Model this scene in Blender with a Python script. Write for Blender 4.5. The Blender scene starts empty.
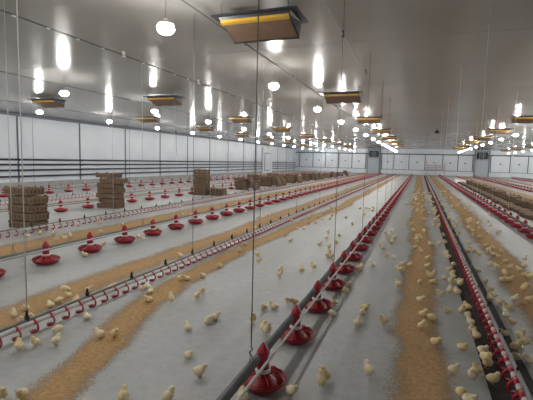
import bpy, bmesh, math, random
from mathutils import Vector, Matrix
random.seed(7)
S = bpy.context.scene
C = S.collection
PI = math.pi

# ------------------------------------------------------------------ camera
F, CX, CY, EYE = 410.0, 266.5, 200.0, 1.7
VPX, VPY, ROLL = 420.0, 164.0, math.radians(1.4)
_d = Vector(((VPX - CX) / F, -(VPY - CY) / F, -1)).normalized()
_u = Vector((math.cos(ROLL), -math.sin(ROLL), 0))
_z = _u.cross(_d).normalized()
if _z.y < 0: _z = -_z
_x = _d.cross(_z)
ROT = Matrix((_x, _d, _z))
cam = bpy.data.objects.new('camera', bpy.data.cameras.new('camera'))
C.objects.link(cam)
cam.matrix_world = Matrix.Translation((0, 0, EYE)) @ ROT.to_4x4()
cam.data.sensor_fit = 'HORIZONTAL'; cam.data.sensor_width = 36
cam.data.lens = F / 533 * 36
cam.data.clip_end = 300; cam.data.clip_start = 0.05
S.camera = cam

# ------------------------------------------------------------------ world, exposure
w = bpy.data.worlds.new('world'); S.world = w; w.use_nodes = True
w.node_tree.nodes['Background'].inputs[0].default_value = (0.7, 0.8, 0.9, 1)
w.node_tree.nodes['Background'].inputs[1].default_value = 0.02
S.view_settings.view_transform = 'Standard'; S.view_settings.look = 'None'
S.view_settings.exposure = 1.1; S.view_settings.gamma = 1
S.view_settings.use_curve_mapping = False
LAMP_STRENGTH = 115.0

# ------------------------------------------------------------------ helpers
def unproject(px, py, z=0.0):
    r = ROT @ Vector(((px - CX) / F, -(py - CY) / F, -1))
    t = (z - EYE) / r.z
    return Vector((0, 0, EYE)) + r * t

class MB:
    """collects shapes, builds one mesh"""
    def __init__(s): s.v = []; s.f = []; s.m = []; s.mi = 0; s.sm = []
    def add(s, vs, fs, smooth=False):
        o = len(s.v); s.v += [tuple(p) for p in vs]
        for f in fs:
            s.f.append(tuple(i + o for i in f)); s.m.append(s.mi); s.sm.append(smooth)
        return s
    def mat(s, i): s.mi = i; return s
    def box(s, x0, x1, y0, y1, z0, z1):
        vs = [(x0,y0,z0),(x1,y0,z0),(x1,y1,z0),(x0,y1,z0),(x0,y0,z1),(x1,y0,z1),(x1,y1,z1),(x0,y1,z1)]
        return s.add(vs, [(3,2,1,0),(4,5,6,7),(0,1,5,4),(1,2,6,5),(2,3,7,6),(3,0,4,7)])
    def bevbox(s, x0, x1, y0, y1, z0, z1, b):
        # box with chamfered vertical edges and top
        def ring(z, i):
            a0, a1, b0, b1 = x0+i, x1-i, y0+i, y1-i
            return [(a0+b,b0,z),(a1-b,b0,z),(a1,b0+b,z),(a1,b1-b,z),(a1-b,b1,z),(a0+b,b1,z),(a0,b1-b,z),(a0,b0+b,z)]
        vs = ring(z0, 0) + ring(z1-b, 0) + ring(z1, b*0.7)
        fs = [tuple(range(7,-1,-1)), tuple(range(16,24))]
        for k in (0, 8):
            for i in range(8):
                j = (i+1) % 8
                fs.append((k+i, k+j, k+8+j, k+8+i))
        return s.add(vs, fs)
    def lathe(s, prof, n=16, c=(0,0,0), smooth=True, capb=True, capt=True):
        vs = []; fs = []
        for r, z in prof:
            for i in range(n):
                a = 2*PI*i/n
                vs.append((c[0]+r*math.cos(a), c[1]+r*math.sin(a), c[2]+z))
        for k in range(len(prof)-1):
            for i in range(n):
                j = (i+1) % n
                fs.append((k*n+i, k*n+j, (k+1)*n+j, (k+1)*n+i))
        if capb: fs.append(tuple(range(n-1,-1,-1)))
        if capt: fs.append(tuple((len(prof)-1)*n+i for i in range(n)))
        return s.add(vs, fs, smooth)
    def tube(s, pts, rad, n=8, cap=True, smooth=True):
        pts = [Vector(p) for p in pts]
        vs = []; fs = []
        prev = None
        for i, p in enumerate(pts):
            t = (pts[min(i+1, len(pts)-1)] - pts[max(i-1, 0)]).normalized()
            if prev is None:
                up = Vector((0,0,1)) if abs(t.z) < 0.9 else Vector((1,0,0))
                a = t.cross(up).normalized()
            else:
                a = (prev - t*prev.dot(t)).normalized()
            prev = a
            b = t.cross(a)
            r = rad[i] if isinstance(rad, (list, tuple)) else rad
            for k in range(n):
                q = 2*PI*k/n
                vs.append(p + a*(r*math.cos(q)) + b*(r*math.sin(q)))
        for i in range(len(pts)-1):
            for k in range(n):
                j = (k+1) % n
                fs.append((i*n+k, i*n+j, (i+1)*n+j, (i+1)*n+k))
        if cap:
            fs.append(tuple(range(n-1,-1,-1))); fs.append(tuple((len(pts)-1)*n+k for k in range(n)))
        return s.add(vs, fs, smooth)
    def ball(s, c, rx, ry, rz, nu=10, nv=6):
        vs = [(c[0],c[1],c[2]-rz)]; fs = []
        for j in range(1, nv):
            t = -PI/2 + PI*j/nv
            for i in range(nu):
                a = 2*PI*i/nu
                vs.append((c[0]+rx*math.cos(t)*math.cos(a), c[1]+ry*math.cos(t)*math.sin(a), c[2]+rz*math.sin(t)))
        vs.append((c[0],c[1],c[2]+rz))
        for i in range(nu):
            fs.append((0, 1+(i+1)%nu, 1+i))
            for j in range(nv-2):
                a = 1+j*nu
                fs.append((a+i, a+(i+1)%nu, a+nu+(i+1)%nu, a+nu+i))
            a = 1+(nv-2)*nu
            fs.append((a+i, a+(i+1)%nu, len(vs)-1))
        return s.add(vs, fs, True)
    def move(s, M, start=0):
        for i in range(start, len(s.v)): s.v[i] = tuple(M @ Vector(s.v[i]))
        return s
    def mesh(s, name, mats):
        me = bpy.data.meshes.new(name)
        me.from_pydata(s.v, [], s.f)
        for m in (mats if isinstance(mats, (list, tuple)) else [mats]): me.materials.append(m)
        me.polygons.foreach_set('material_index', s.m)
        me.polygons.foreach_set('use_smooth', s.sm)
        me.update()
        return me
    def build(s, name, mats, parent=None, loc=None):
        return link(name, s.mesh(name, mats), parent, loc)

def link(name, me, parent=None, loc=None):
    o = bpy.data.objects.new(name, me); C.objects.link(o)
    if parent is not None: o.parent = parent
    if loc is not None: o.location = loc
    return o
def empty(name, loc=(0,0,0), rz=0.0):
    o = link(name, None, None, loc); o.rotation_euler = (0, 0, rz); o.empty_display_size = 0.05
    return o
def tag(o, label=None, cat=None, group=None, kind=None):
    if label: o['label'] = label
    if cat: o['category'] = cat
    if group: o['group'] = group
    if kind: o['kind'] = kind
    return o
ORD = ['nearest', 'second nearest', 'third nearest', 'fourth nearest', 'fifth nearest', 'sixth nearest', 'seventh nearest',
       'eighth nearest', 'ninth nearest', 'tenth nearest', 'eleventh nearest', 'twelfth nearest', 'thirteenth nearest', 'fourteenth nearest',
       'fifteenth nearest', 'sixteenth nearest', 'seventeenth nearest', 'eighteenth nearest', 'nineteenth nearest', 'twentieth nearest']

# ------------------------------------------------------------------ materials
def mat(name, col, rough=0.5, spec=0.5, metal=0.0, noise=None, bump=None, emit=None):
    """noise=(scale, other colour, detail, lo, hi); bump=(scale, strength)"""
    m = bpy.data.materials.new(name); m.use_nodes = True
    nt = m.node_tree; b = nt.nodes['Principled BSDF']
    b.inputs['Base Color'].default_value = (*col, 1); b.inputs['Roughness'].default_value = rough
    b.inputs['Specular IOR Level'].default_value = spec; b.inputs['Metallic'].default_value = metal
    tc = nt.nodes.new('ShaderNodeTexCoord')
    if noise:
        n = nt.nodes.new('ShaderNodeTexNoise'); n.inputs['Scale'].default_value = noise[0]; n.inputs['Detail'].default_value = noise[2]
        n.inputs['Roughness'].default_value = 0.65
        nt.links.new(tc.outputs['Object'], n.inputs['Vector'])
        r = nt.nodes.new('ShaderNodeValToRGB')
        r.color_ramp.elements[0].position = noise[3]; r.color_ramp.elements[1].position = noise[4]
        r.color_ramp.elements[0].color = (*col, 1); r.color_ramp.elements[1].color = (*noise[1], 1)
        nt.links.new(n.outputs['Fac'], r.inputs['Fac']); nt.links.new(r.outputs['Color'], b.inputs['Base Color'])
    if bump:
        n2 = nt.nodes.new('ShaderNodeTexNoise'); n2.inputs['Scale'].default_value = bump[0]; n2.inputs['Detail'].default_value = 4
        nt.links.new(tc.outputs['Object'], n2.inputs['Vector'])
        bp = nt.nodes.new('ShaderNodeBump'); bp.inputs['Strength'].default_value = bump[1]; bp.inputs['Distance'].default_value = 0.01
        nt.links.new(n2.outputs['Fac'], bp.inputs['Height']); nt.links.new(bp.outputs['Normal'], b.inputs['Normal'])
    if emit:
        b.inputs['Emission Color'].default_value = (*emit[0], 1); b.inputs['Emission Strength'].default_value = emit[1]
    return m

def concrete():
    m = bpy.data.materials.new('concrete_floor'); m.use_nodes = True
    nt = m.node_tree; b = nt.nodes['Principled BSDF']; L = nt.links.new
    tc = nt.nodes.new('ShaderNodeTexCoord')
    def nz(scale, detail, lo, hi, c0, c1, sx=1, sy=1):
        mp = nt.nodes.new('ShaderNodeMapping'); mp.inputs['Scale'].default_value = (sx, sy, 1)
        L(tc.outputs['Object'], mp.inputs['Vector'])
        n = nt.nodes.new('ShaderNodeTexNoise'); n.inputs['Scale'].default_value = scale; n.inputs['Detail'].default_value = detail
        L(mp.outputs[0], n.inputs['Vector'])
        r = nt.nodes.new('ShaderNodeValToRGB'); e = r.color_ramp.elements
        e[0].position = lo; e[1].position = hi; e[0].color = (*c0, 1); e[1].color = (*c1, 1)
        L(n.outputs['Fac'], r.inputs['Fac']); return r.outputs['Color'], n
    def mul(a, c):
        x = nt.nodes.new('ShaderNodeMix'); x.data_type = 'RGBA'; x.blend_type = 'MULTIPLY'; x.inputs['Factor'].default_value = 1
        L(a, x.inputs[6]); L(c, x.inputs[7]); return x.outputs[2]
    c1, n1 = nz(0.7, 5, 0.3, 0.7, (0.41, 0.425, 0.43), (0.50, 0.51, 0.51), 1, 0.5)
    c2, _ = nz(11, 6, 0.35, 0.75, (0.86, 0.86, 0.86), (1, 1, 1))
    c3, _ = nz(38, 2, 0.27, 0.33, (0.5, 0.47, 0.42), (1, 1, 1))
    c4, _ = nz(2.2, 3, 0.35, 0.6, (0.9, 0.89, 0.87), (1, 1, 1), 1, 0.15)
    L(mul(mul(mul(c1, c2), c3), c4), b.inputs['Base Color'])
    b.inputs['Roughness'].default_value = 0.5; b.inputs['Specular IOR Level'].default_value = 0.4
    bp = nt.nodes.new('ShaderNodeBump'); bp.inputs['Strength'].default_value = 0.12; bp.inputs['Distance'].default_value = 0.01
    L(n1.outputs['Fac'], bp.inputs['Height']); L(bp.outputs['Normal'], b.inputs['Normal'])
    return m

def feed_material():
    """scattered crumbs: solid in the middle of the strip, thinning out to bare floor at its edges"""
    m = bpy.data.materials.new('feed_crumbs'); m.use_nodes = True
    nt = m.node_tree; b = nt.nodes['Principled BSDF']; L = nt.links.new
    tc = nt.nodes.new('ShaderNodeTexCoord'); uv = nt.nodes.new('ShaderNodeUVMap')
    sep = nt.nodes.new('ShaderNodeSeparateXYZ'); L(uv.outputs[0], sep.inputs[0])
    def math_(op, a, c=None, clamp=False):
        x = nt.nodes.new('ShaderNodeMath'); x.operation = op; x.use_clamp = clamp
        for i, q in enumerate((a, c)):
            if q is None: continue
            if isinstance(q, (int, float)): x.inputs[i].default_value = q
            else: L(q, x.inputs[i])
        return x.outputs[0]
    def nz(scale, detail):
        n = nt.nodes.new('ShaderNodeTexNoise'); n.inputs['Scale'].default_value = scale; n.inputs['Detail'].default_value = detail
        n.inputs['Roughness'].default_value = 0.7
        L(tc.outputs['Object'], n.inputs['Vector']); return n.outputs['Fac']
    d = math_('ABSOLUTE', math_('SUBTRACT', sep.outputs[0], 0.5))            # 0 centre .. 0.5 edge
    dens = math_('SUBTRACT', 1.25, math_('MULTIPLY', d, 3.1))
    dens = math_('ADD', dens, math_('MULTIPLY', math_('SUBTRACT', nz(2.2, 4), 0.5), 1.1))
    grain = nz(90, 3)
    a = math_('MULTIPLY', math_('SUBTRACT', math_('ADD', dens, math_('MULTIPLY', math_('SUBTRACT', grain, 0.5), 2.2)), 0.3), 2.6, True)
    L(math_('MULTIPLY', a, 0.93), b.inputs['Alpha'])
    r = nt.nodes.new('ShaderNodeValToRGB'); e = r.color_ramp.elements
    e[0].position = 0.3; e[1].position = 0.72; e[0].color = (0.36, 0.21, 0.09, 1); e[1].color = (0.62, 0.42, 0.22, 1)
    L(nz(28, 6), r.inputs['Fac']); L(r.outputs['Color'], b.inputs['Base Color'])
    b.inputs['Roughness'].default_value = 0.9; b.inputs['Specular IOR Level'].default_value = 0.15
    bp = nt.nodes.new('ShaderNodeBump'); bp.inputs['Strength'].default_value = 0.5; bp.inputs['Distance'].default_value = 0.01
    L(grain, bp.inputs['Height']); L(bp.outputs['Normal'], b.inputs['Normal'])
    return m

M = {
 'floor': concrete(),
 'feed': feed_material(),
 'ceiling': mat('ceiling_sheet', (0.335, 0.318, 0.29), 0.21, 0.65, noise=(0.35, (0.39, 0.378, 0.355), 4, 0.3, 0.7), bump=(1.3, 0.03)),
 'seam': mat('dark_joint', (0.12, 0.12, 0.12), 0.6),
 'wallw': mat('white_wall_panel', (0.66, 0.71, 0.77), 0.32, 0.5, noise=(0.6, (0.74, 0.78, 0.83), 4, 0.35, 0.65)),
 'kerb': mat('kerb_concrete', (0.33, 0.33, 0.33), 0.8, noise=(3, (0.45, 0.45, 0.44), 5, 0.35, 0.7)),
 'post': mat('dark_post', (0.09, 0.12, 0.15), 0.5),
 'pipe': mat('dark_blue_pipe', (0.018, 0.022, 0.04), 0.4),
 'frame': mat('grey_frame', (0.17, 0.20, 0.24), 0.5),
 'black': mat('black_plastic', (0.012, 0.012, 0.014), 0.55),
 'belt': mat('black_belt', (0.018, 0.017, 0.017), 0.7, 0.3, noise=(14, (0.05, 0.045, 0.04), 5, 0.45, 0.75)),
 'red': mat('red_plastic', (0.36, 0.008, 0.022), 0.36, 0.5, noise=(9, (0.44, 0.02, 0.035), 3, 0.35, 0.7)),
 'white': mat('white_plastic', (0.78, 0.77, 0.75), 0.4),
 'tube': mat('galvanised_tube', (0.17, 0.175, 0.18), 0.5, 0.5, 0.2, noise=(6, (0.23, 0.23, 0.23), 3, 0.4, 0.7)),
 'alu': mat('dull_aluminium', (0.20, 0.20, 0.20), 0.45, 0.5, 0.3),
 'panfeed': mat('pan_feed', (0.36, 0.16, 0.06), 0.9, 0.2, noise=(60, (0.52, 0.28, 0.12), 3, 0.35, 0.7)),
 'card': mat('brown_cardboard', (0.175, 0.118, 0.078), 0.85, 0.2, noise=(5, (0.23, 0.16, 0.108), 5, 0.35, 0.7)),
 'cardd': mat('cardboard_shadow_gap', (0.06, 0.04, 0.026), 0.9),
 'cord': mat('pale_cord', (0.68, 0.66, 0.62), 0.7),
 'wire': mat('steel_wire', (0.10, 0.10, 0.10), 0.5),
 'hblack': mat('heater_black_steel', (0.022, 0.025, 0.032), 0.4),
 'hface': mat('heater_burner_plate', (0.19, 0.115, 0.075), 0.6, noise=(12, (0.25, 0.155, 0.10), 4, 0.3, 0.7), bump=(160, 0.3)),
 'hyel': mat('heater_yellow_strip', (0.70, 0.40, 0.045), 0.45),
 'bulb': mat('lamp_glow', (0.9, 0.9, 0.9), 0.4, emit=((1.0, 0.98, 0.945), LAMP_STRENGTH)),
 'down': mat('chick_down', (0.80, 0.63, 0.33), 0.95, 0.1, noise=(38, (0.88, 0.76, 0.49), 4, 0.35, 0.7), bump=(120, 0.4)),
 'downb': mat('chick_down_pale', (0.84, 0.71, 0.45), 0.95, 0.1, noise=(38, (0.90, 0.81, 0.60), 4, 0.35, 0.7), bump=(120, 0.4)),
 'beak': mat('chick_beak', (0.62, 0.30, 0.14), 0.5),
 'eye': mat('chick_eye', (0.01, 0.008, 0.006), 0.2),
 'pinkp': mat('faded_pink', (0.52, 0.46, 0.49), 0.7),
 'fan': mat('fan_dark', (0.02, 0.025, 0.035), 0.5),
}

# ------------------------------------------------------------------ the house
XL, XR, XM = -19.5, 21.1, 0.8
Y0, Y1 = -5.0, 66.0
ZE, ZRIDGE = 3.78, 3.93
def zc(x): return ZE + (ZRIDGE - ZE) * (1 - abs(x - XM) / (XR - XM))

MB().box(XL-.2, XR+.2, Y0-.2, Y1+.2, -0.2, 0).build('floor', M['floor'])
tag(bpy.data.objects['floor'], 'pale grey concrete floor of the poultry house', kind='structure')

# ceiling: sheet panels with recessed joints, two shallow slopes
ceil_o = empty('ceiling', (XM, 30, ZRIDGE)); tag(ceil_o, 'grey glossy sheet metal ceiling with lamps mirrored in it', kind='structure')
bk = MB()
for sgn, xe in ((-1, XL-.2), (1, XR+.2)):
    a, b2 = sorted((XM, xe))
    za, zb = zc(a)+.03, zc(b2)+.03
    bk.add([(a,Y0-.2,za),(b2,Y0-.2,zb),(b2,Y1+.2,zb),(a,Y1+.2,za),(a,Y0-.2,za+.1),(b2,Y0-.2,zb+.1),(b2,Y1+.2,zb+.1),(a,Y1+.2,za+.1)],
           [(3,2,1,0),(4,5,6,7),(0,1,5,4),(1,2,6,5),(2,3,7,6),(3,0,4,7)])
o = bk.build('backing', M['seam']); o.parent = ceil_o; o.matrix_parent_inverse = Matrix.Translation((-XM, -30, -ZRIDGE))
PS = 4.533
yy = 7.9 - 3*PS
while yy < Y1:
    ya, yb = max(yy, Y0), min(yy+PS, Y1)
    for sgn, xe in ((-1, XL), (1, XR)):
        a, b2 = sorted((XM, xe)); g = 0.011
        za, zb = zc(a), zc(b2); gx = .0005
        e = random.uniform(-.004, .004)
        mb = MB().add([(a+gx,ya+g,za-e),(b2-gx,ya+g,zb-e),(b2-gx,yb-g,zb+e),(a+gx,yb-g,za+e),(a+gx,ya+g,za+.028),(b2-gx,ya+g,zb+.028),(b2-gx,yb-g,zb+.028),(a+gx,yb-g,za+.028)],
           [(3,2,1,0),(4,5,6,7),(0,1,5,4),(1,2,6,5),(2,3,7,6),(3,0,4,7)])
        o = mb.build('panel', M['ceiling']); o.parent = ceil_o; o.matrix_parent_inverse = Matrix.Translation((-XM, -30, -ZRIDGE))
    yy += PS

# left and right wall: backing, panels, dark posts, concrete kerb
def side_wall(name, x, s, label):
    root = empty(name, (x, 30, 0)); tag(root, label, kind='structure')
    def ch(mb, n, m):
        o = mb.build(n, m); o.parent = root; o.matrix_parent_inverse = Matrix.Translation((-x, -30, 0)); return o
    ch(MB().box(min(x, x-s*.2), max(x, x-s*.2), Y0-.2, Y1+.2, 0, ZE+.1), 'backing', M['post'])
    y = 15.47 - 4.13*5
    while y < Y1:
        a, b2 = max(y+.045, Y0), min(y+4.13-.045, Y1)
        if b2 > a: ch(MB().box(min(x, x+s*.03), max(x, x+s*.03), a, b2, .25, ZE-.14), 'panel', M['wallw'])
        if y > Y0: ch(MB().box(min(x, x+s*.05), max(x, x+s*.05), y-.045, y+.045, .25, ZE-.14), 'post', M['post'])
        y += 4.13
    ch(MB().box(min(x, x+s*.07), max(x, x+s*.07), Y0, Y1, ZE-.14, ZE-.01), 'cornice', M['frame'])
    ch(MB().box(min(x, x+s*.10), max(x, x+s*.10), Y0, Y1, .0, .25), 'kerb', M['kerb'])
    return root
side_wall('wall_left', XL, 1, 'long white panelled side wall with dark posts on the left')
side_wall('wall_right', XR, -1, 'white panelled side wall on the right, outside the view')
MB().box(XL-.2, XR+.2, Y0-.2, Y0, 0, ZRIDGE+.2).build('wall_near', M['wallw'])
tag(bpy.data.objects['wall_near'], 'white end wall behind the viewer', kind='structure')

# far end wall
root = empty('wall_far', (XM, Y1, 0)); tag(root, 'white far end wall with framed panels and two fan units', kind='structure')
def fw(mb, n, m):
    o = mb.build(n, m); o.parent = root; o.matrix_parent_inverse = Matrix.Translation((-XM, -Y1, 0)); return o
fw(MB().box(XL-.2, XR+.2, Y1, Y1+.2, 0, ZRIDGE+.2), 'backing', M['wallw'])
fw(MB().box(XL, XR, Y1-.12, Y1, 0, .74), 'plinth', M['wallw'])
fw(MB().box(XL, XR, Y1-.16, Y1, .0, .10), 'kerb', M['kerb'])
fw(MB().box(XL, XR, Y1-.12, Y1, 3.05, 3.22), 'beam', M['post'])
fw(MB().box(XL, XR, Y1-.13, Y1, .74, .82), 'rail', M['frame'])
left_x = [-18.74, -16.48, -14.39, -12.21, -10.14, -7.95]
mid_x = [-5.6, -3.77, -1.59, 0.7, 3.11, 5.17, 7.1]
right_x = [9.4, 11.83, 14.01, 16.2, 18.4, 20.6]
for seq in (left_x, mid_x, right_x):
    for a, b2 in zip(seq, seq[1:]):
        fw(MB().box(a+.06, b2-.06, Y1-.07, Y1, .86, 3.02), 'panel', M['wallw'])
        fw(MB().box((a+b2)/2-.12, (a+b2)/2+.12, Y1-.10, Y1-.06, 1.85, 2.03), 'inspection_plate', M['frame'])
    for a in seq: fw(MB().box(a-.05, a+.05, Y1-.10, Y1, .82, 3.05), 'post', M['post'])
# fan units: tall framed bay with black fan box above a shuttered panel
for xa, xb in ((-7.78, -5.74), (7.25, 9.25)):
    u = empty('door_1' if xa < 0 else 'door_2', ((xa+xb)/2, Y1-.12, 0))
    tag(u, 'grey framed service door %s of the far wall with a black fan above it' % ('left of the centre' if xa < 0 else 'right of the centre'), kind='structure')
    hw = (xb-xa)/2
    MB().box(-hw, -hw+.16, -.12, .0, 0, 3.8).build('jamb', M['frame'], u)
    MB().box(hw-.16, hw, -.12, .0, 0, 3.8).build('jamb', M['frame'], u)
    MB().box(-hw+.16, hw-.16, -.12, .0, 3.66, 3.8).build('head', M['frame'], u)
    MB().box(-hw+.16, hw-.16, -.06, .0, .1, 2.45).build('door_leaf', mat('door_grey', (0.42, 0.47, 0.52), 0.5), u)
    MB().box(-hw+.16, hw-.16, -.10, .0, 2.45, 2.56).build('crossbar', M['frame'], u)
    fb = MB().bevbox(-.70, .70, -.40, 0, 2.62, 3.58, .04).build('fan_housing', M['fan'], u)
    MB().lathe([(.36, 0), (.40, .02), (.40, .05), (.36, .06)], 20).move(Matrix.Translation((0,-.40,3.1)) @ Matrix.Rotation(PI/2, 4, 'X')).build('fan_ring', M['post'], fb)
    bl = MB()
    for k in range(5):
        st = len(bl.v)
        bl.box(.03, .34, -.05, .05, -.005, .005).move(Matrix.Translation((0,-.43,3.1)) @ Matrix.Rotation(k*2*PI/5, 4, 'Y') @ Matrix.Rotation(PI/2, 4, 'X') @ Matrix.Rotation(.5, 4, 'X'), st)
    bl.build('fan_blade', M['frame'], fb)

# door in the left wall near the far corner
u = empty('door_3', (XL+.06, 52.3, 0)); tag(u, 'white door with a tall white frame in the left wall', kind='structure')
MB().box(0, .12, -1.8, -1.5, 0, 3.35).build('jamb', M['white'], u)
MB().box(0, .12, 1.5, 1.8, 0, 3.35).build('jamb', M['white'], u)
MB().box(0, .12, -1.5, 1.5, 3.05, 3.35).build('head', M['white'], u)
MB().box(0, .06, -1.5, 1.5, 0, 3.05).build('door_leaf', M['wallw'], u)
MB().box(.06, .09, -1.1, 1.1, .3, 2.7).build('leaf_panel', M['frame'], u)
MB().box(.09, .11, -1.0, 1.0, .4, 2.6).build('pane', M['wallw'], u)

# four dark horizontal pipes along the left wall
for z, nm in ((1.43, 'topmost'), (1.17, 'second from top'), (.88, 'third from top'), (.56, 'lowest')):
    r = empty('heating_pipe', (XL+.16, 15, z)); tag(r, '%s of the four dark horizontal pipes along the left wall' % nm, 'pipe', 'pipes along the left wall')
    MB().tube([(0, -18, 0), (0, 35.3, 0)], .045, 8).build('pipe', M['pipe'], r)
    MB().tube([(0, 39.2, 0), (0, 50.8, 0)], .045, 8).build('pipe', M['pipe'], r)
    y = 15.47 - 4.13*4
    while y < 64:
        if not 50.3 < y < 54.3:
            MB().box(-.09, .03, y-15-.03, y-15+.03, -.06, -.03).build('bracket', M['post'], r)
        y += 4.13

# ------------------------------------------------------------------ feed strips and black belt
def strip(name, rows, label, seg=1.0):
    """rows: (y, x0, x1) key rows"""
    vs = []; fs = []; uvs = []
    y = rows[0][0]; ys = []
    while y < rows[-1][0]: ys.append(y); y += seg
    ys.append(rows[-1][0])
    N = 6
    for y in ys:
        for (ya, a0, a1), (yb, b0, b1) in zip(rows, rows[1:]):
            if ya <= y <= yb:
                t = (y-ya)/(yb-ya); x0, x1 = a0+(b0-a0)*t, a1+(b1-a1)*t; break
        jx = .05*math.sin(y*.9)+.03*math.sin(y*2.3+1)
        for k in range(N+1):
            t = k/N
            vs.append((x0+jx+(x1-x0)*t, y, .0015+.007*math.sin(PI*t))); uvs.append((t, y))
    for j in range(len(ys)-1):
        for k in range(N):
            i = j*(N+1)+k
            fs.append((i, i+1, i+N+2, i+N+1))
    me = bpy.data.meshes.new(name); me.from_pydata(vs, [], fs); me.materials.append(M['feed'])
    uvl = me.uv_layers.new(name='UVMap')
    for lp in me.loops: uvl.data[lp.index].uv = uvs[lp.vertex_index]
    me.polygons.foreach_set('use_smooth', [True]*len(me.polygons))
    o = link(name, me); tag(o, label, 'feed', kind='stuff'); return o
strip('feed_strip', [(0.5, -.30, .50), (7, -.30, .50), (18, -.42, .50), (64, -.6, .50)], 'wide band of loose tan feed left of the black belt')
strip('feed_strip', [(0.5, 1.05, 1.7), (5, 1.05, 1.85), (18, 1.06, 2.1), (64, 1.06, 2.2)], 'band of loose tan feed right of the black belt')
strip('feed_strip', [(0.8, -2.55, -1.8), (2.0, -2.68, -1.98), (2.5, -2.88, -2.2), (3.1, -3.08, -2.35), (4.0, -3.28, -2.52), (5.7, -3.4, -2.66), (8, -3.45, -2.75), (15, -3.1, -2.35), (64, -3.1, -2.4)], 'tan feed band on the near side of the diagonal drinker line')
strip('feed_strip', [(1, -4.5, -3.5), (64, -4.5, -3.55)], 'tan feed band on the far side of the diagonal drinker line')
strip('feed_strip', [(2, -7.5, -5.95), (64, -7.6, -6.1)], 'tan feed band between the second drinker line and left feeder row', )
strip('feed_strip', [(8, -12.3, -11.2), (64, -12.3, -11.2)], 'distant feed band in front of the third drinker line')
strip('feed_strip', [(8, 5.3, 6.4), (64, 5.3, 6.4)], 'tan feed band beyond the cardboard boxes on the right')
strip('feed_strip', [(20, 7.9, 8.9), (64, 7.9, 8.9)], 'distant tan feed band at the far right')
o = MB().box(.59, .94, .8, 64, .0005, .006).build('rubber_belt', M['belt']); tag(o, 'black rubber belt lying under the central drinker line', 'belt')

# ------------------------------------------------------------------ pan feeders
P_PAN = [(.0, .004), (.10, .004), (.135, .012), (.168, .045), (.178, .062), (.183, .066), (.183, .072), (.176, .073), (.165, .060), (.13, .024), (.02, .018)]
P_CONE = [(.13, .025), (.118, .045), (.085, .075), (.062, .100), (.052, .120)]
P_COL = [(.050, .118), (.060, .121), (.060, .146), (.050, .149)]
P_NECK = [(.048, .147), (.046, .175), (.040, .215), (.036, .245)]
P_CAP = [(.034, .243), (.047, .250), (.049, .274), (.037, .302), (.018, .330), (.006, .345)]
def ribs():
    mb = MB()
    for k in range(14):
        a = 2*PI*k/14
        c, s = math.cos(a), math.sin(a)
        mb.tube([(.056*c, .056*s, .115), (.10*c, .10*s, .112), (.150*c, .150*s, .098), (.179*c, .179*s, .072)], .0045, 4)
    return mb.mesh('grill', M['red'])
ME = {
 'pan': MB().lathe(P_PAN, 24, capt=False, capb=False).mesh('pan', M['red']),
 'feed': MB().lathe([(.02, .030), (.10, .036), (.150, .046)], 18, capb=False).mesh('feed', M['panfeed']),
 'cone': MB().lathe(P_CONE, 18).mesh('cone', M['red']),
 'collar': MB().lathe(P_COL, 18).mesh('collar', M['white']),
 'neck': MB().lathe(P_NECK, 14).mesh('neck', M['red']),
 'cap': MB().lathe(P_CAP, 8, smooth=False).mesh('cap', M['red']),
 'grill': ribs(),
}
def lod_mesh(n, name):
    mb = MB().mat(0).lathe([(.10, .004), (.168, .045), (.183, .070), (.15, .09), (.075, .10), (.052, .120)], n)
    mb.mat(1).lathe([(.060, .120), (.060, .147)], n)
    mb.mat(0).lathe([(.046, .147), (.036, .245)], max(5, n-4)).lathe([(.036, .245), (.058, .255), (.056, .275), (.006, .345)], max(5, n-4))
    return mb
LOD1 = lod_mesh(14, 'pan_feeder').mesh('pan_feeder', [M['red'], M['white']])
LOD2 = lod_mesh(9, 'pan_feeder').mesh('pan_feeder', [M['red'], M['white']])
FEEDER_XY = []
ROWS = [  # x, first y, pitch, full-part limit, individual limit, wording
 (-1.02, 1.89, .875, 13, 46, 'the long row from bottom centre'),
 (-5.42, 3.81, .92, 13, 46, 'the row left of the diagonal drinker line'),
 (-10.1, 7.2, 1.09, 0, 46, 'the row behind the stacked boxes'),
 (-15.3, 10.4, 1.07, 0, 46, 'the row near the piped wall'),
 (2.63, 10.3, .92, 15.5, 46, 'the row right of the black belt'),
 (7.15, 27.5, .95, 0, 46, 'the row beyond the right boxes'),
 (11.8, 49.0, .95, 0, 46, 'the farthest right row'),
]
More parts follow.
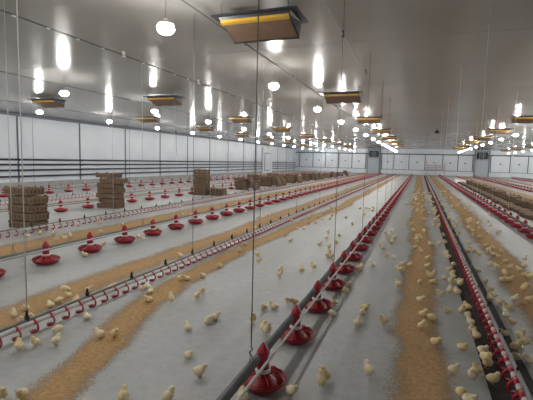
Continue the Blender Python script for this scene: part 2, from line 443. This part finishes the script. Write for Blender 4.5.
for x, ya, pitch, full, lim, words in ROWS:
    y = ya; k = 0; far = MB(); nfar = 0
    while y < 64:
        rz = random.uniform(0, 6.28)
        if y < full:
            r = empty('pan_feeder', (x, y, .002), rz)
            for part in ('pan', 'feed', 'cone', 'collar', 'neck', 'cap', 'grill'): link(part, ME[part], r)
        elif y < lim:
            r = link('pan_feeder', LOD1 if y < 24 else LOD2, None, (x, y, .002)); r.rotation_euler.z = rz
        else:
            st = len(far.v); t = lod_mesh(6, '')
            o = len(far.v); far.v += [(p[0]+x, p[1]+y, p[2]+.002) for p in t.v]
            far.f += [tuple(i+o for i in f) for f in t.f]; far.m += t.m; far.sm += t.sm
            r = None
        if r:
            FEEDER_XY.append((x, y))
            if k < 20: tag(r, '%s red feeder of %s' % (ORD[k], words), 'feeder', 'pan feeders of ' + words)
            else: tag(r, 'distant red pan feeder far along ' + words, 'feeder', 'far pan feeders of ' + words)
        if r and x < -5: r.scale = (1.12, 1.12, 1.04)
        y += pitch; k += 1
    if far.v:
        o = far.build('pan_feeder_far_end', [M['red'], M['white']]); tag(o, 'tiny red feeders merging at the very end of ' + words, 'feeder', kind='stuff')
    # the auger tube and the white line along it
    ys = max(ya-1.4, -2)
    o = MB().tube([(x-.035, ys, .225), (x-.035, 64.6, .225)], .033, 10).build('feed_tube', M['tube']); tag(o, 'grey auger tube carrying ' + words, 'tube')
    o = MB().tube([(x+.058, ys, .235), (x+.058, 64.6, .235)], .0115, 6).build('white_conduit', M['white']); tag(o, 'thin white line beside the tube of ' + words, 'cable')

# ------------------------------------------------------------------ drinker lines
def nipple_mesh(hl=.013):
    # red saddle on the pipe, curved drip arm and a small cup below, opening sideways
    mb = MB()
    mb.tube([(.012, -hl, .124), (.012, hl, .124)], .0275, 8)
    mb.tube([(.03, 0, .126), (.052, 0, .119), (.068, 0, .099), (.070, 0, .070), (.058, 0, .046), (.024, 0, .036)], [.010, .0095, .0095, .0095, .0095, .011], 6)
    mb.lathe([(.008, .016), (.030, .024), (.038, .042), (.033, .042), (.010, .030)], 10, (.012, 0, 0), smooth=True)
    return mb.mesh('nipple_cup', M['red'])
NIP = nipple_mesh(); NIPW = nipple_mesh(.056)
NIPF = MB().tube([(.012, -.016, .124), (.012, .016, .124)], .0275, 5).tube([(.01, 0, .112), (.058, 0, .112), (.064, 0, .055), (.015, 0, .036)], .0100, 4).lathe([(.012, .016), (.036, .042)], 6)
HANG = MB().bevbox(-.015, .015, -.018, .018, .15, .20, .005).tube([(0, 0, .198), (0, 0, .235), (0, 0, .25)], [.015, .012, .006], 6).mesh('hanger_clip', M['black'])
DR = [  # x, y0, part limit y, side of cups, wording
 (-3.35, 1.75, 20.5, 1, 'the diagonal drinker line at lower left'),
 (.77, 1.6, 20.5, -1, 'the central drinker line above the black belt'),
 (-7.75, 4.3, 22, 1, 'the second drinker line in front of the stacked boxes'),
 (-12.7, 8, 0, 1, 'the third drinker line, behind the stacked boxes'),
 (-17.3, 12, 0, 1, 'the drinker line closest to the piped wall'),
 (4.95, 16, 0, -1, 'the drinker line beside the boxes on the right'),
 (9.35, 30, 0, -1, 'the drinker line at the far right'),
]
for x, ya, lim, side, words in DR:
    r = empty('drinker_line', (x, ya, 0)); tag(r, words[4:].capitalize() + ', with red drip cups', 'drinker line', 'drinker lines')
    Ld = 64.4 - ya
    MB().tube([(side*.012, 0, .124), (side*.012, Ld, .124)], .024, 10).build('water_pipe', M['white'], r)
    MB().bevbox(-.014-side*.006, .014-side*.006, 0, Ld, .146, .170, .004).build('support_rail', M['alu'], r)
    y = .09; far = MB()
    while y < Ld:
        if ya + y < lim:
            o = link('nipple_cup', NIP if side > 0 else NIPW, r, (0, y, 0)); o.rotation_euler.z = 0 if side > 0 else PI
        else:
            o0 = len(far.v)
            far.v += [(side*p[0], p[1]+y, p[2]) for p in NIPF.v]; far.f += [tuple(i+o0 for i in f) for f in NIPF.f]; far.m += NIPF.m; far.sm += NIPF.sm
        y += .183
    o = far.build('far_nipple_cups', M['red'], r); tag(o, kind='stuff')
    y = (2.70 - ya) % .745
    while y < Ld - 1:
        o = link('hanger_clip', HANG, r, (-side*.006, y, 0 if side > 0 else .075)); o.scale = (1, 1, 1) if side > 0 else (.5, .5, .5); y += .745

# ------------------------------------------------------------------ lamps
BULB = MB().ball((0, 0, -.0), .115, .115, .08, 18, 8).mesh('bulb', M['bulb'])
LIGHT_CAP = MB().lathe([(.098, .044), (.106, .050), (.102, .062), (.05, .092), (.010, .13)], 18).mesh('added_light_cap', M['white'])  # socket flared into an added cap that blocks upward light onto the ceiling
LR = [(-14.4, 12.45, 3.95, 'the row above the farthest left feeders', 3), (-9.3, 8.85, 4.12, 'the second row from the left wall', 2), (-3.25, 4.78, 4.29, 'the bright row left of the centre', 1),
      (4.8, 25.9-5*4.25, 4.25, 'the row right of the centre', 0), (10.9, 8.85, 4.12, 'the second row right of the centre', 2), (16.0, 12.45, 3.95, 'the row nearest the right wall', 3)]
for x, ya, pitch, words, back in LR:
    k = -back; y = ya - pitch*back
    vis = 0
    while y < 64:
        if y < (8 if x > 0 else -4.5):      # nearer lamps of the right side are not lit
            y += pitch; k += 1; continue
        r = empty('pendant_lamp', (x, y, 3.40))
        link('bulb', BULB, r); link('added_light_cap', LIGHT_CAP, r)
        MB().tube([(0, 0, .125), (0, 0, zc(x)-3.40)], .003, 5).build('cord', M['wire'], r)
        if k < 0 or (x > 4 and k < 5 and x < 5) or x > 10:
            tag(r, 'round white lamp of %s, outside the view' % words, 'lamp', 'side lamps of ' + words)
        elif vis < 10:
            tag(r, '%s round white ceiling lamp of %s' % (ORD[vis], words), 'lamp', 'lamps of ' + words); vis += 1
        else:
            tag(r, 'small distant glowing lamp at the far end of ' + words, 'lamp', 'far lamps of ' + words)
        y += pitch; k += 1

# ------------------------------------------------------------------ radiant heaters
HB = MB()
hx, hy = .52, .25
# wedge hood under a wide flange: the burner plate faces down and towards the near end
HB.add([(-hx,-hy,.115),(hx,-hy,.115),(hx,hy,-.04),(-hx,hy,-.04),(-hx-.02,-hy-.02,.17),(hx+.02,-hy-.02,.17),(hx+.02,hy+.02,.17),(-hx-.02,hy+.02,.17)],
       [(3,2,1,0),(4,5,6,7),(0,1,5,4),(1,2,6,5),(2,3,7,6),(3,0,4,7)])
HBODY = HB.mesh('hood', M['hblack'])
def slab(x0, x1, y0, y1, t0, t1):
    zz = lambda y: .115 - .155*(y+hy)/(2*hy)
    return MB().add([(x0,y0,zz(y0)-t1),(x1,y0,zz(y0)-t1),(x1,y1,zz(y1)-t1),(x0,y1,zz(y1)-t1),(x0,y0,zz(y0)-t0),(x1,y0,zz(y0)-t0),(x1,y1,zz(y1)-t0),(x0,y1,zz(y1)-t0)],
       [(3,2,1,0),(4,5,6,7),(0,1,5,4),(1,2,6,5),(2,3,7,6),(3,0,4,7)])
HFACE = slab(-hx+.02, hx-.02, -hy+.045, hy-.02, -.005, .012).mesh('burner_plate', M['hface'])
HYEL = slab(-hx+.01, hx-.01, -hy-.01, -hy+.045, -.01, .03).mesh('front_strip', M['hyel'])
HFL = MB().box(-.63, .63, -.33, .31, .165, .19).mesh('flange', M['hblack'])
HLIP = slab(-hx, hx, hy-.02, hy+.012, -.02, .018).mesh('rear_lip', M['hblack'])
HEAT = [(-2.28, 5.72, 6.75, 'the row left of the centre', 7), (-8.2, 12.0, 6.3, 'the second heater row from the left wall', 7), (-13.1, 11.7, 6.0, 'the heater row nearest the left wall', 7),
        (4.0, 19.6, 6.5, 'the row right of the centre', 6), (9.72, 45.0, 6.2, 'the second heater row right of the centre', 3)]
for x, ya, pitch, words, n in HEAT:
    for k in range(n):
        y = ya + pitch*k
        if y > 60: break
        r = empty('radiant_heater', (x, y, 3.55)); tag(r, '%s black heater with brown plate in %s' % (ORD[k], words), 'heater', 'heaters of ' + words)
        link('hood', HBODY, r); link('burner_plate', HFACE, r); link('front_strip', HYEL, r); link('flange', HFL, r); link('rear_lip', HLIP, r)
        for sx, sy in ((-1,-1), (1,-1), (-1,1), (1,1)):
            MB().tube([(sx*.5, sy*.26, .185), (sx*.5, sy*.26, zc(x+sx*.5)-3.55)], .006, 5).build('hanger_rod', M['wire'], r)

# ------------------------------------------------------------------ winch cables, pulleys, suspension cords
for x, words in ((-5.85, 'above the left feeder row'), (-9.95, 'above the second feeder row from the left wall'), (-3.1, 'above the diagonal drinker line'), (-1.33, 'above the long centre feeder row'), (-14.9, 'nearest the left wall')):
    r = empty('winch_cable', (x, 10, zc(x)-.1)); tag(r, 'thin dark winch cable under the ceiling ' + words, 'cable', 'winch cables')
    yend = 11.6 if x == -1.33 else 63
    MB().tube([(0, -12, 0), (0, yend-10, 0)], .011, 6).build('cable', M['wire'], r)
    y = -2.9
    while y < yend-10:
        if x in (-5.85, -3.1, -1.33):
            p = MB().box(-.02, .02, y-.03, y+.03, .0, .08).lathe([(.035, -.012), (.028, 0), (.035, .012)], 10, (0, y, -.02)).build('pulley', M['white' if x == -5.85 else 'alu'], r)
        y += 3.05
    if x == -5.85:
        for q in range(22): MB().tube([(0, -6+q*.62, -.012), (.0, -5.94+q*.62, -.012)], .015, 6).build('clip', M['white'], r)
def susp(x, y, z, m, words, zt=None, rad=.004, dx=0):
    zt = zt or zc(x+dx) - .0
    r = empty('suspension_cord', (x, y, z)); tag(r, words, 'cord', 'suspension cords')
    MB().tube([(0, 0, .10), (dx, 0, zt-z)], rad, 5).build('cord', m, r)
    MB().tube([(0, 0, .10), (.012, 0, .085), (.0, 0, .07), (-.012, 0, .055), (0, 0, .04)], .005, 5).build('hook', M['wire'], r)
    MB().tube([(0, 0, .045), (0, .028, .01), (0, .03, -.03), (0, -.03, -.03), (0, -.028, .01), (0, 0, .045)], .0035, 5).build('loop', M['wire'], r)
for k in range(12):
    y = 2.62 + 3.04*k
    susp(-1.06, y, .265, M['wire'], ('%s dark cord holding up the long centre feeder row' % ORD[k]))
for k in range(7): susp(-5.58, 4.3 + 3.05*k, .265, M['cord'], '%s pale cord holding up the left feeder row' % ORD[k], rad=.0035)
susp(-3.35, 2.70, .165, M['cord'], 'long pale cord dropping to the diagonal drinker line at far left', rad=.0055)
for k in range(6): susp(-3.35, 5.68 + 2.98*k, .165, M['wire'], '%s dark cord above the diagonal drinker line past the pale one' % ORD[k], rad=.0035)
for k in range(5): susp(-7.75, 5.96 + 2.98*k, .165, M['cord'], '%s pale cord above the second drinker line' % ORD[k], rad=.0035)
for k in range(5): susp(2.60, 11.2 + 3.05*k, .265, M['cord'], '%s pale cord above the right feeder row' % ORD[k], rad=.006 if k == 0 else .004)
for k in range(4): susp(.77, 6.4 + 4.2*k, .165, M['cord'], '%s faint cord above the central drinker line' % ORD[k], rad=.002)
for k in range(5): susp(-10.23, 8.6 + 4.1*k, .265, M['wire'], '%s thin cord above the second feeder row from the left wall' % ORD[k], rad=.004)

# hanging sensor leads with a curled end near the left wall, ceiling sensor at right
for k, (x, y) in enumerate(((-18.0, 27.9), (-18.0, 41.0), (-18, 57))):
    r = empty('sensor_lead', (x, y, zc(x))); tag(r, '%s black sensor lead with a curled end hanging before the left wall' % ORD[k], 'cable', 'sensor leads')
    dz = zc(x)
    MB().tube([(0, 0, 0), (0, 0, -1.35), (.02, .05, -1.5), (.03, -.05, -1.62), (0, .12, -1.72), (0, .28, -1.80), (0, .12, -1.9), (0, -.05, -1.86)], .012, 5).build('lead', M['wire'], r)
    MB().bevbox(-.05, .05, -.05, .05, -.16, 0, .01).build('ceiling_box', M['black'], r)
p = unproject(437, 131, 3.75)
r = empty('ceiling_sensor', (p.x, p.y, zc(p.x))); tag(r, 'small dark sensor hanging alone from the middle of the ceiling', 'sensor')
MB().tube([(0, 0, 0), (0, 0, -.12)], .02, 6).build('stem', M['wire'], r)
MB().lathe([(.05, -.34), (.12, -.31), (.13, -.22), (.06, -.14), (.02, -.11)], 12).build('housing', M['black'], r)

# ------------------------------------------------------------------ cardboard boxes
def box_meshes(wx, wy, hz):
    body = MB().bevbox(-wx/2, wx/2, -wy/2, wy/2, 0, hz-.05, .006)
    lid = MB().bevbox(-wx/2-.008, wx/2+.008, -wy/2-.008, wy/2+.008, hz-.075, hz-.026, .006)
    for sx in (-1, 1):
        for sy in (-1, 1): lid.box(sx*(wx/2-.04)-.03, sx*(wx/2-.04)+.03, sy*(wy/2-.035)-.025, sy*(wy/2-.035)+.025, hz-.03, hz)
    v = MB()
    n = 6
    for k in range(n):
        x = -wx/2 + wx*(k+.5)/n
        for s in (-1, 1): v.box(x-.012, x+.012, min(s*wy/2, s*(wy/2+.003)), max(s*wy/2, s*(wy/2+.003)), hz*.22, hz*.58)
    n = 4
    for k in range(n):
        y = -wy/2 + wy*(k+.5)/n
        for s in (-1, 1): v.box(min(s*wx/2, s*(wx/2+.003)), max(s*wx/2, s*(wx/2+.003)), y-.011, y+.011, hz*.22, hz*.58)
    return body.mesh('body', M['card']), lid.mesh('lid', M['card']), v.mesh('vent_slots', M['cardd'])
BOXA = box_meshes(.76, .42, .19); BOXB = box_meshes(.74, .46, .165); BOXC = box_meshes(.62, .46, .12)
def cbox(ms, loc, rot, label, group):
    r = empty('cardboard_box', loc); r.rotation_euler = rot
    for n, me in zip(('body', 'lid', 'vent_slots'), ms):
        o = link(n, me, r)
        if n == 'vent_slots': o['kind'] = 'stuff'
    tag(r, label, 'box', group); return r
LAY = ['lowest', 'second from bottom', 'third from bottom', 'fourth from bottom', 'fifth from bottom', 'sixth from bottom', 'seventh from bottom', 'eighth from bottom', 'ninth from bottom', 'topmost']
# nearest stack
offs = [(.0, .0, 0), (.02, .01, .03), (-.01, 0, -.02), (.02, .0, .02), (-.16, .05, .05)]
for k, (dx, dy, a) in enumerate(offs):
    cbox(BOXA, (-8.52+dx, 6.98+dy, .0+k*.192), (0, 0, a), '%s brown vented box of the neat stack at the far left' % (LAY[k] if k < 4 else 'topmost'), 'boxes of the far left stack')
# middle crooked stack
offs = [(-.03, 0, .1), (0, 0, -.25), (-.06, 0, .05), (-.02, .02, .2), (-.04, 0, -.1), (.12, -.02, .12), (-.1, 0, -.15)]
for k, (dx, dy, a) in enumerate(offs):
    cbox(BOXB, (-9.56+dx, 10.95+dy, k*.167), (0, 0, a), '%s brown box of the crooked stack, second stack from left' % (LAY[k] if k < 6 else 'topmost'), 'boxes of the crooked stack')
# third stack
for k in range(10):
    cbox(BOXC, (-9.55+random.uniform(-.02,.02), 17.0+random.uniform(-.02,.02), k*.122), (0, 0, random.uniform(-.05,.05)), '%s brown box of the tall third stack from left' % LAY[k], 'boxes of the third stack')
for k in range(3):
    cbox(BOXC, (-8.72, 17.1, k*.122), (0, 0, .06*k), '%s brown box of the low pile beside the third stack' % ['lowest', 'middle', 'topmost'][k], 'low pile beside third stack')
# tumbled heap further back
for c, (xx, y, n) in enumerate(((-9.2, 21.4, 4), (-9.2, 23.1, 5), (-9.2, 25.2, 4), (-9.2, 26.7, 5), (-9.2, 28.2, 4), (-9.1, 30.4, 4), (-9.05, 32.3, 3), (-8.95, 34.6, 4), (-8.9, 37.0, 3), (-8.9, 39.5, 3), (-8.9, 43, 3), (-8.9, 46.5, 3), (-8.9, 50, 3))):
    for k in range(n):
        cbox(BOXB, (xx - .2 + random.uniform(-.09, .05), y + random.uniform(-.06, .06), k*.168), (0, 0, random.uniform(-.35, .35)), '%s box of the %s tumbled pile behind the third stack' % ((LAY[k] if k < n-1 else 'topmost'), ORD[c]), 'tumbled boxes behind the third stack')
    for q, (dy, tl) in enumerate(((0, 1.02), (.0, 1.02))[:(1, 0, 2, 1, 0)[c % 5]]):
        # a box leaning with its long side against the pile, lower edge on the floor
        cbox(BOXB, (xx - .2 + .60 + .22*q, y + dy, .325), (0, tl, 0), '%s leaning box beside the %s tumbled pile behind the third stack' % (['inner', 'outer'][q], ORD[c]), 'leaning boxes behind the third stack')
# low row on the right
y = 13.6; c = 0
while y < 42:
    n = 2 if c % 4 else 1
    for q, xx in enumerate((3.55, 4.22)):
        for k in range(n if q else 1):
            cbox(BOXB, (xx+random.uniform(-.06,.06)+.004*(y-13), y+random.uniform(-.05,.05), k*.168), (0, 0, PI/2+random.uniform(-.12,.12)),
                 '%s box, %s, of the low box row at right' % ((ORD[c] if c < 20 else 'distant'), ('left side' if q == 0 else ('right side, lower' if k == 0 else 'right side, upper'))), 'low box row on the right')
    y += .93; c += 1

# faded pink board standing at the far wall
r = empty('faded_board', (2.2, Y1-.22, .0)); tag(r, 'faded pinkish rack standing against the middle of the far wall', 'rack')
for x in (-1.25, 0, 1.25): MB().box(x-.05, x+.05, -.05, .05, 0, 2.3 if x < 0 else 1.9).build('upright', M['pinkp'], r)
for z in (.85, 1.15, 1.45): MB().box(-1.2, 1.2, -.02, .02, z, z+.16).build('board', M['pinkp'], r)

# ------------------------------------------------------------------ chicks
def chick_body(pose):
    # spine rings: (x forward, z, rx half-width, rz half-height)
    if pose == 'stand':
        R = [(-.054,.068,.005,.005),(-.046,.064,.018,.017),(-.032,.058,.031,.029),(-.013,.055,.038,.036),(.008,.057,.038,.036),(.022,.066,.032,.031),(.029,.077,.027,.025),(.034,.087,.0255,.024),(.041,.095,.023,.021),(.051,.098,.015,.014),(.057,.098,.006,.006)]
    elif pose == 'sit':
        R = [(-.054,.042,.005,.005),(-.046,.040,.019,.016),(-.031,.037,.034,.028),(-.010,.036,.041,.034),(.011,.038,.039,.034),(.025,.047,.032,.030),(.031,.057,.027,.025),(.036,.067,.0255,.023),(.043,.074,.022,.020),(.053,.077,.014,.013),(.058,.077,.006,.006)]
    elif pose == 'peck':
        R = [(-.052,.074,.005,.005),(-.045,.071,.018,.017),(-.031,.064,.030,.028),(-.012,.057,.037,.035),(.009,.052,.036,.034),(.027,.045,.030,.028),(.039,.037,.026,.024),(.048,.031,.0245,.022),(.057,.026,.021,.018),(.064,.022,.012,.011),(.068,.021,.005,.005)]
    else:  # upright, stretching
        R = [(-.046,.054,.005,.005),(-.039,.053,.019,.018),(-.027,.052,.030,.030),(-.010,.055,.036,.036),(.005,.064,.035,.034),(.015,.077,.030,.029),(.020,.090,.026,.024),(.023,.101,.025,.023),(.030,.110,.022,.020),(.040,.113,.015,.014),(.046,.113,.006,.006)]
    n = 12; vs = []; fs = []
    for i, (x, z, rx, rz) in enumerate(R):
        a, b = R[max(i-1,0)], R[min(i+1,len(R)-1)]
        t = Vector((b[0]-a[0], 0, b[1]-a[1])).normalized(); up = Vector((-t.z, 0, t.x))
        for k in range(n):
            q = 2*PI*k/n
            wing = 1 + (.10 if 2 <= i <= 4 and abs(math.sin(q)) < .55 else 0)
            p = Vector((x, 0, z)) + Vector((0, 1, 0))*(rx*wing*math.cos(q)) + up*(rz*math.sin(q))
            j = .0012
            vs.append((p.x+random.uniform(-j,j), p.y+random.uniform(-j,j), p.z+random.uniform(-j,j)))
    for i in range(len(R)-1):
        for k in range(n):
            fs.append((i*n+k, i*n+(k+1)%n, (i+1)*n+(k+1)%n, (i+1)*n+k))
    fs.append(tuple(range(n-1,-1,-1))); fs.append(tuple((len(R)-1)*n+k for k in range(n)))
    hx_, hz_ = R[-3][0], R[-3][1]; tip = R[-1]; pr = R[-2]
    d = Vector((tip[0]-pr[0], 0, tip[1]-pr[1])).normalized()
    beak = MB().tube([Vector((pr[0],0,pr[1])), Vector((tip[0],0,tip[1])), Vector((tip[0],0,tip[1])) + d*.010 + Vector((0,0,-.002))], [.006, .005, .001], 6)
    eye = MB()
    for s in (-1, 1): eye.ball((hx_+.003, s*.0205, hz_+.004), .0036, .0026, .0036, 6, 4)
    leg = MB()
    if pose != 'sit':
        for s in (-1, 1):
            leg.tube([(-.004, s*.014, .034), (-.008, s*.014, .018), (-.002, s*.014, .003)], .0028, 5)
            for a in (-.5, 0, .5): leg.tube([(-.002, s*.014, .003), (-.002+.018*math.cos(a), s*.014+.018*math.sin(a), .002)], .002, 4)
    else:
        for s in (-1, 1):
            for a in (-.4, .2): leg.tube([(.01, s*.014, .004), (.01+.022*math.cos(a), s*.016+.02*math.sin(a), .002)], .0022, 4)
    body = MB().add(vs, fs, True)
    return body, beak, eye, leg
CH = {}
for pose in ('stand', 'sit', 'peck', 'tall'):
    b, bk_, ey, lg = chick_body(pose)
    for cname, dm in (('a', 'down'), ('b', 'downb')):
        whole = MB(); 
        for i, part in enumerate((b, bk_, ey, lg)):
            o0 = len(whole.v); whole.v += part.v; whole.f += [tuple(q+o0 for q in f) for f in part.f]; whole.m += [min(i, 3)]*len(part.f); whole.sm += part.sm
        CH[pose+cname] = dict(body=b.mesh('body', M[dm]), beak=bk_.mesh('beak', M['beak']), eyes=ey.mesh('eyes', M['eye']), legs=lg.mesh('legs', M['beak']),
                              whole=whole.mesh('chick', [M[dm], M['beak'], M['eye'], M['beak']]))

pix = []
def crop(x0, y0, sc, pts): pix.extend((x0+u/sc, y0+v/sc) for u, v in pts)
crop(170, 265, 2.961, [(52,182),(70,178),(115,162),(132,152),(55,262),(87,318),(215,392),(245,162),(278,122),(308,120),(277,185),(289,195),(350,108),(370,105),(485,112),(480,143),(510,70),(460,330),(448,345),(338,365),(327,15),(325,28),(390,10),(425,5),(80,92),(95,78),(70,88),(5,100),(30,40),(50,38),(97,30)])
crop(300, 265, 5.33, [(310,20),(325,12),(265,100),(230,125),(335,245),(345,222),(308,303),(322,318),(445,300),(180,200),(175,255)])
crop(300, 200, 5.33, [(95,85),(120,100),(160,100),(20,150),(150,170),(140,200),(210,190),(155,280),(148,296),(170,300),(280,130),(245,90),(320,45),(385,55),(370,50),(70,360),(10,365),(490,165),(480,190),(505,195),(490,225),(430,240),(500,305),(520,360)])
crop(433, 200, 5.33, [(280,240),(295,265),(320,285),(350,300),(390,325),(305,335),(340,355),(410,360),(490,315),(485,345),(365,275),(250,195),(180,110),(200,150),(220,270),(245,290)])
crop(433, 265, 5.33, [(85,20),(100,50),(125,85),(95,85),(60,65),(90,135),(130,145),(40,155),(80,238),(112,240),(155,245),(183,220),(185,270),(200,308),(210,345),(230,378),(265,350),(0,85),(10,45),(310,130),(340,130),(370,80),(410,75),(435,185),(400,220),(390,270),(420,310),(465,375),(500,110),(487,128),(515,190),(525,60),(490,50),(345,10),(410,15)])
crop(433, 325, 5.33, [(15,95),(155,110),(265,125),(110,240),(215,265),(235,242),(152,352),(130,345),(195,393),(320,85),(328,145),(365,162),(350,192),(390,225),(402,308),(382,322),(380,40),(490,90),(440,120),(440,165),(515,180)])
crop(350, 265, 2.913, [(40,128),(22,168),(97,160),(55,308),(68,322),(206,103),(216,102),(213,140),(238,155),(210,180),(205,50),(243,47),(265,85),(140,55),(232,30),(225,5)])
crop(0, 265, 2.961, [(40,148),(75,125),(62,165),(88,158),(55,240),(44,246),(105,230),(165,225),(172,190),(160,186),(258,150),(150,115),(175,105),(200,90),(192,72),(225,100),(265,74),(278,72),(330,65),(295,206),(308,204),(340,203),(440,100),(445,75),(420,70),(432,62),(510,98),(365,390),(498,392),(8,387),(65,384),(78,376)])
crop(100, 190, 5.33, [(20,290),(205,250),(225,255),(310,210),(430,345)])
crop(0, 205, 5.33, [(452,262),(330,170),(345,178),(300,185),(285,148),(375,165)])
pts = []
def clear(x, y, d=.085):
    if any((x-a)**2+(y-b)**2 < d*d for a, b in pts): return False
    return not any((x-a)**2+(y-b)**2 < .245**2 for a, b in FEEDER_XY)
for px, py in pix:
    p = unproject(px, py, .045)
    x, y = p.x, p.y
    for a, b in FEEDER_XY:
        d = math.hypot(x-a, y-b)
        if d < .25 and d > 1e-4: x, y = a+(x-a)/d*.25, b+(y-b)/d*.25
    if .63 < x < .86: x = .625 if x < .77 else .865
    if -3.42 < x < -3.21: x = -3.43 if x < -3.35 else -3.205
    if clear(x, y, .08): pts.append((x, y))
def scatter(n, xr, yr, power=1.0):
    c = 0; t = 0
    while c < n and t < n*30:
        t += 1
        x = random.uniform(*xr); y = yr[0] + (yr[1]-yr[0])*random.random()**power
        if clear(x, y, .11): pts.append((x, y)); c += 1
scatter(62, (-.25, .55), (6.5, 30), 1.2)
scatter(34, (.54, .64), (5.5, 26), 1.2)
scatter(18, (.90, 1.02), (5.5, 22), 1.2)
scatter(46, (1.0, 2.0), (7, 28), 1.2)
scatter(10, (-.75, -.3), (6.5, 20))
scatter(20, (-3.25, -2.4), (5.5, 18))
scatter(6, (-2.2, -1.35), (5, 16))
scatter(14, (-7.7, -6.1), (6, 18))
scatter(5, (-4.3, -3.5), (5, 14))
scatter(6, (1.9, 2.35), (9, 20))
pts.sort(key=lambda p: math.hypot(*p)); rest = pts[298:]; pts = pts[:298]
def zone(x, y):
    if x < -5: g = 'beside the left feeders'
    elif x < -3.4: g = 'on the feed band behind the diagonal drinker line'
    elif x < -2.9: g = 'right at the diagonal drinker line'
    elif x < -2.05: g = 'on the feed band before the diagonal drinker line'
    elif x < -1.05: g = 'on bare concrete left of the centre feeder row'
    elif x < -.3: g = 'on bare concrete right of the centre feeder row'
    elif x < .55: g = 'on the feed band left of the black belt'
    elif x < 1.0: g = 'on the black belt under the central drinkers'
    else: g = 'on the floor right of the black belt'
    return g, ('far ' if y > 13 else '') + 'chicks ' + g
cnt = {}
for x, y in sorted(pts, key=lambda p: math.hypot(*p)):
    d = math.hypot(x, y)
    key = random.choices(['stand', 'sit', 'peck', 'tall'], [.42, .34, .12, .12])[0] + random.choice('ab')
    z = .0075 if .56 < x < .97 else .0045
    rz = random.uniform(0, 2*PI); s = random.uniform(.86, 1.04)
    if d < 4.8:
        r = empty('chick', (x, y, z), rz)
        for part in ('body', 'beak', 'eyes', 'legs'):
            o = link(part, CH[key][part], r)
            if part in ('eyes', 'legs'): o['kind'] = 'stuff'
    else:
        r = link('chick', CH[key]['whole'], None, (x, y, z)); r.rotation_euler.z = rz
    r.scale = (s, s, s)
    zt, gr = zone(x, y); k = cnt.get(gr, 0); cnt[gr] = k+1
    if not gr.startswith('far') and k < 20: tag(r, '%s fluffy yellow chick %s' % (ORD[k], zt), 'chick', gr)
    elif gr.startswith('far'): tag(r, 'tiny fluffy yellow chick far back ' + zt, 'chick', gr)
    else: tag(r, 'one of the farther fluffy yellow chicks ' + zt, 'chick', 'farther ' + gr)
if rest:
    mb = MB()
    for i, (x, y) in enumerate(rest):
        t = chick_body(('stand', 'sit')[i % 2])[0]; a = random.uniform(0, 6.28); c_, s_ = math.cos(a), math.sin(a)
        o0 = len(mb.v); mb.v += [(x+c_*p[0]-s_*p[1], y+s_*p[0]+c_*p[1], p[2]+.006) for p in t.v]
        mb.f += [tuple(q+o0 for q in f) for f in t.f]; mb.m += t.m; mb.sm += t.sm
    o = mb.build('far_chicks', M['downb']); tag(o, 'flock of far yellow chicks too small to tell apart', 'chicks', kind='stuff')
print('chicks', len(pts), len(rest))
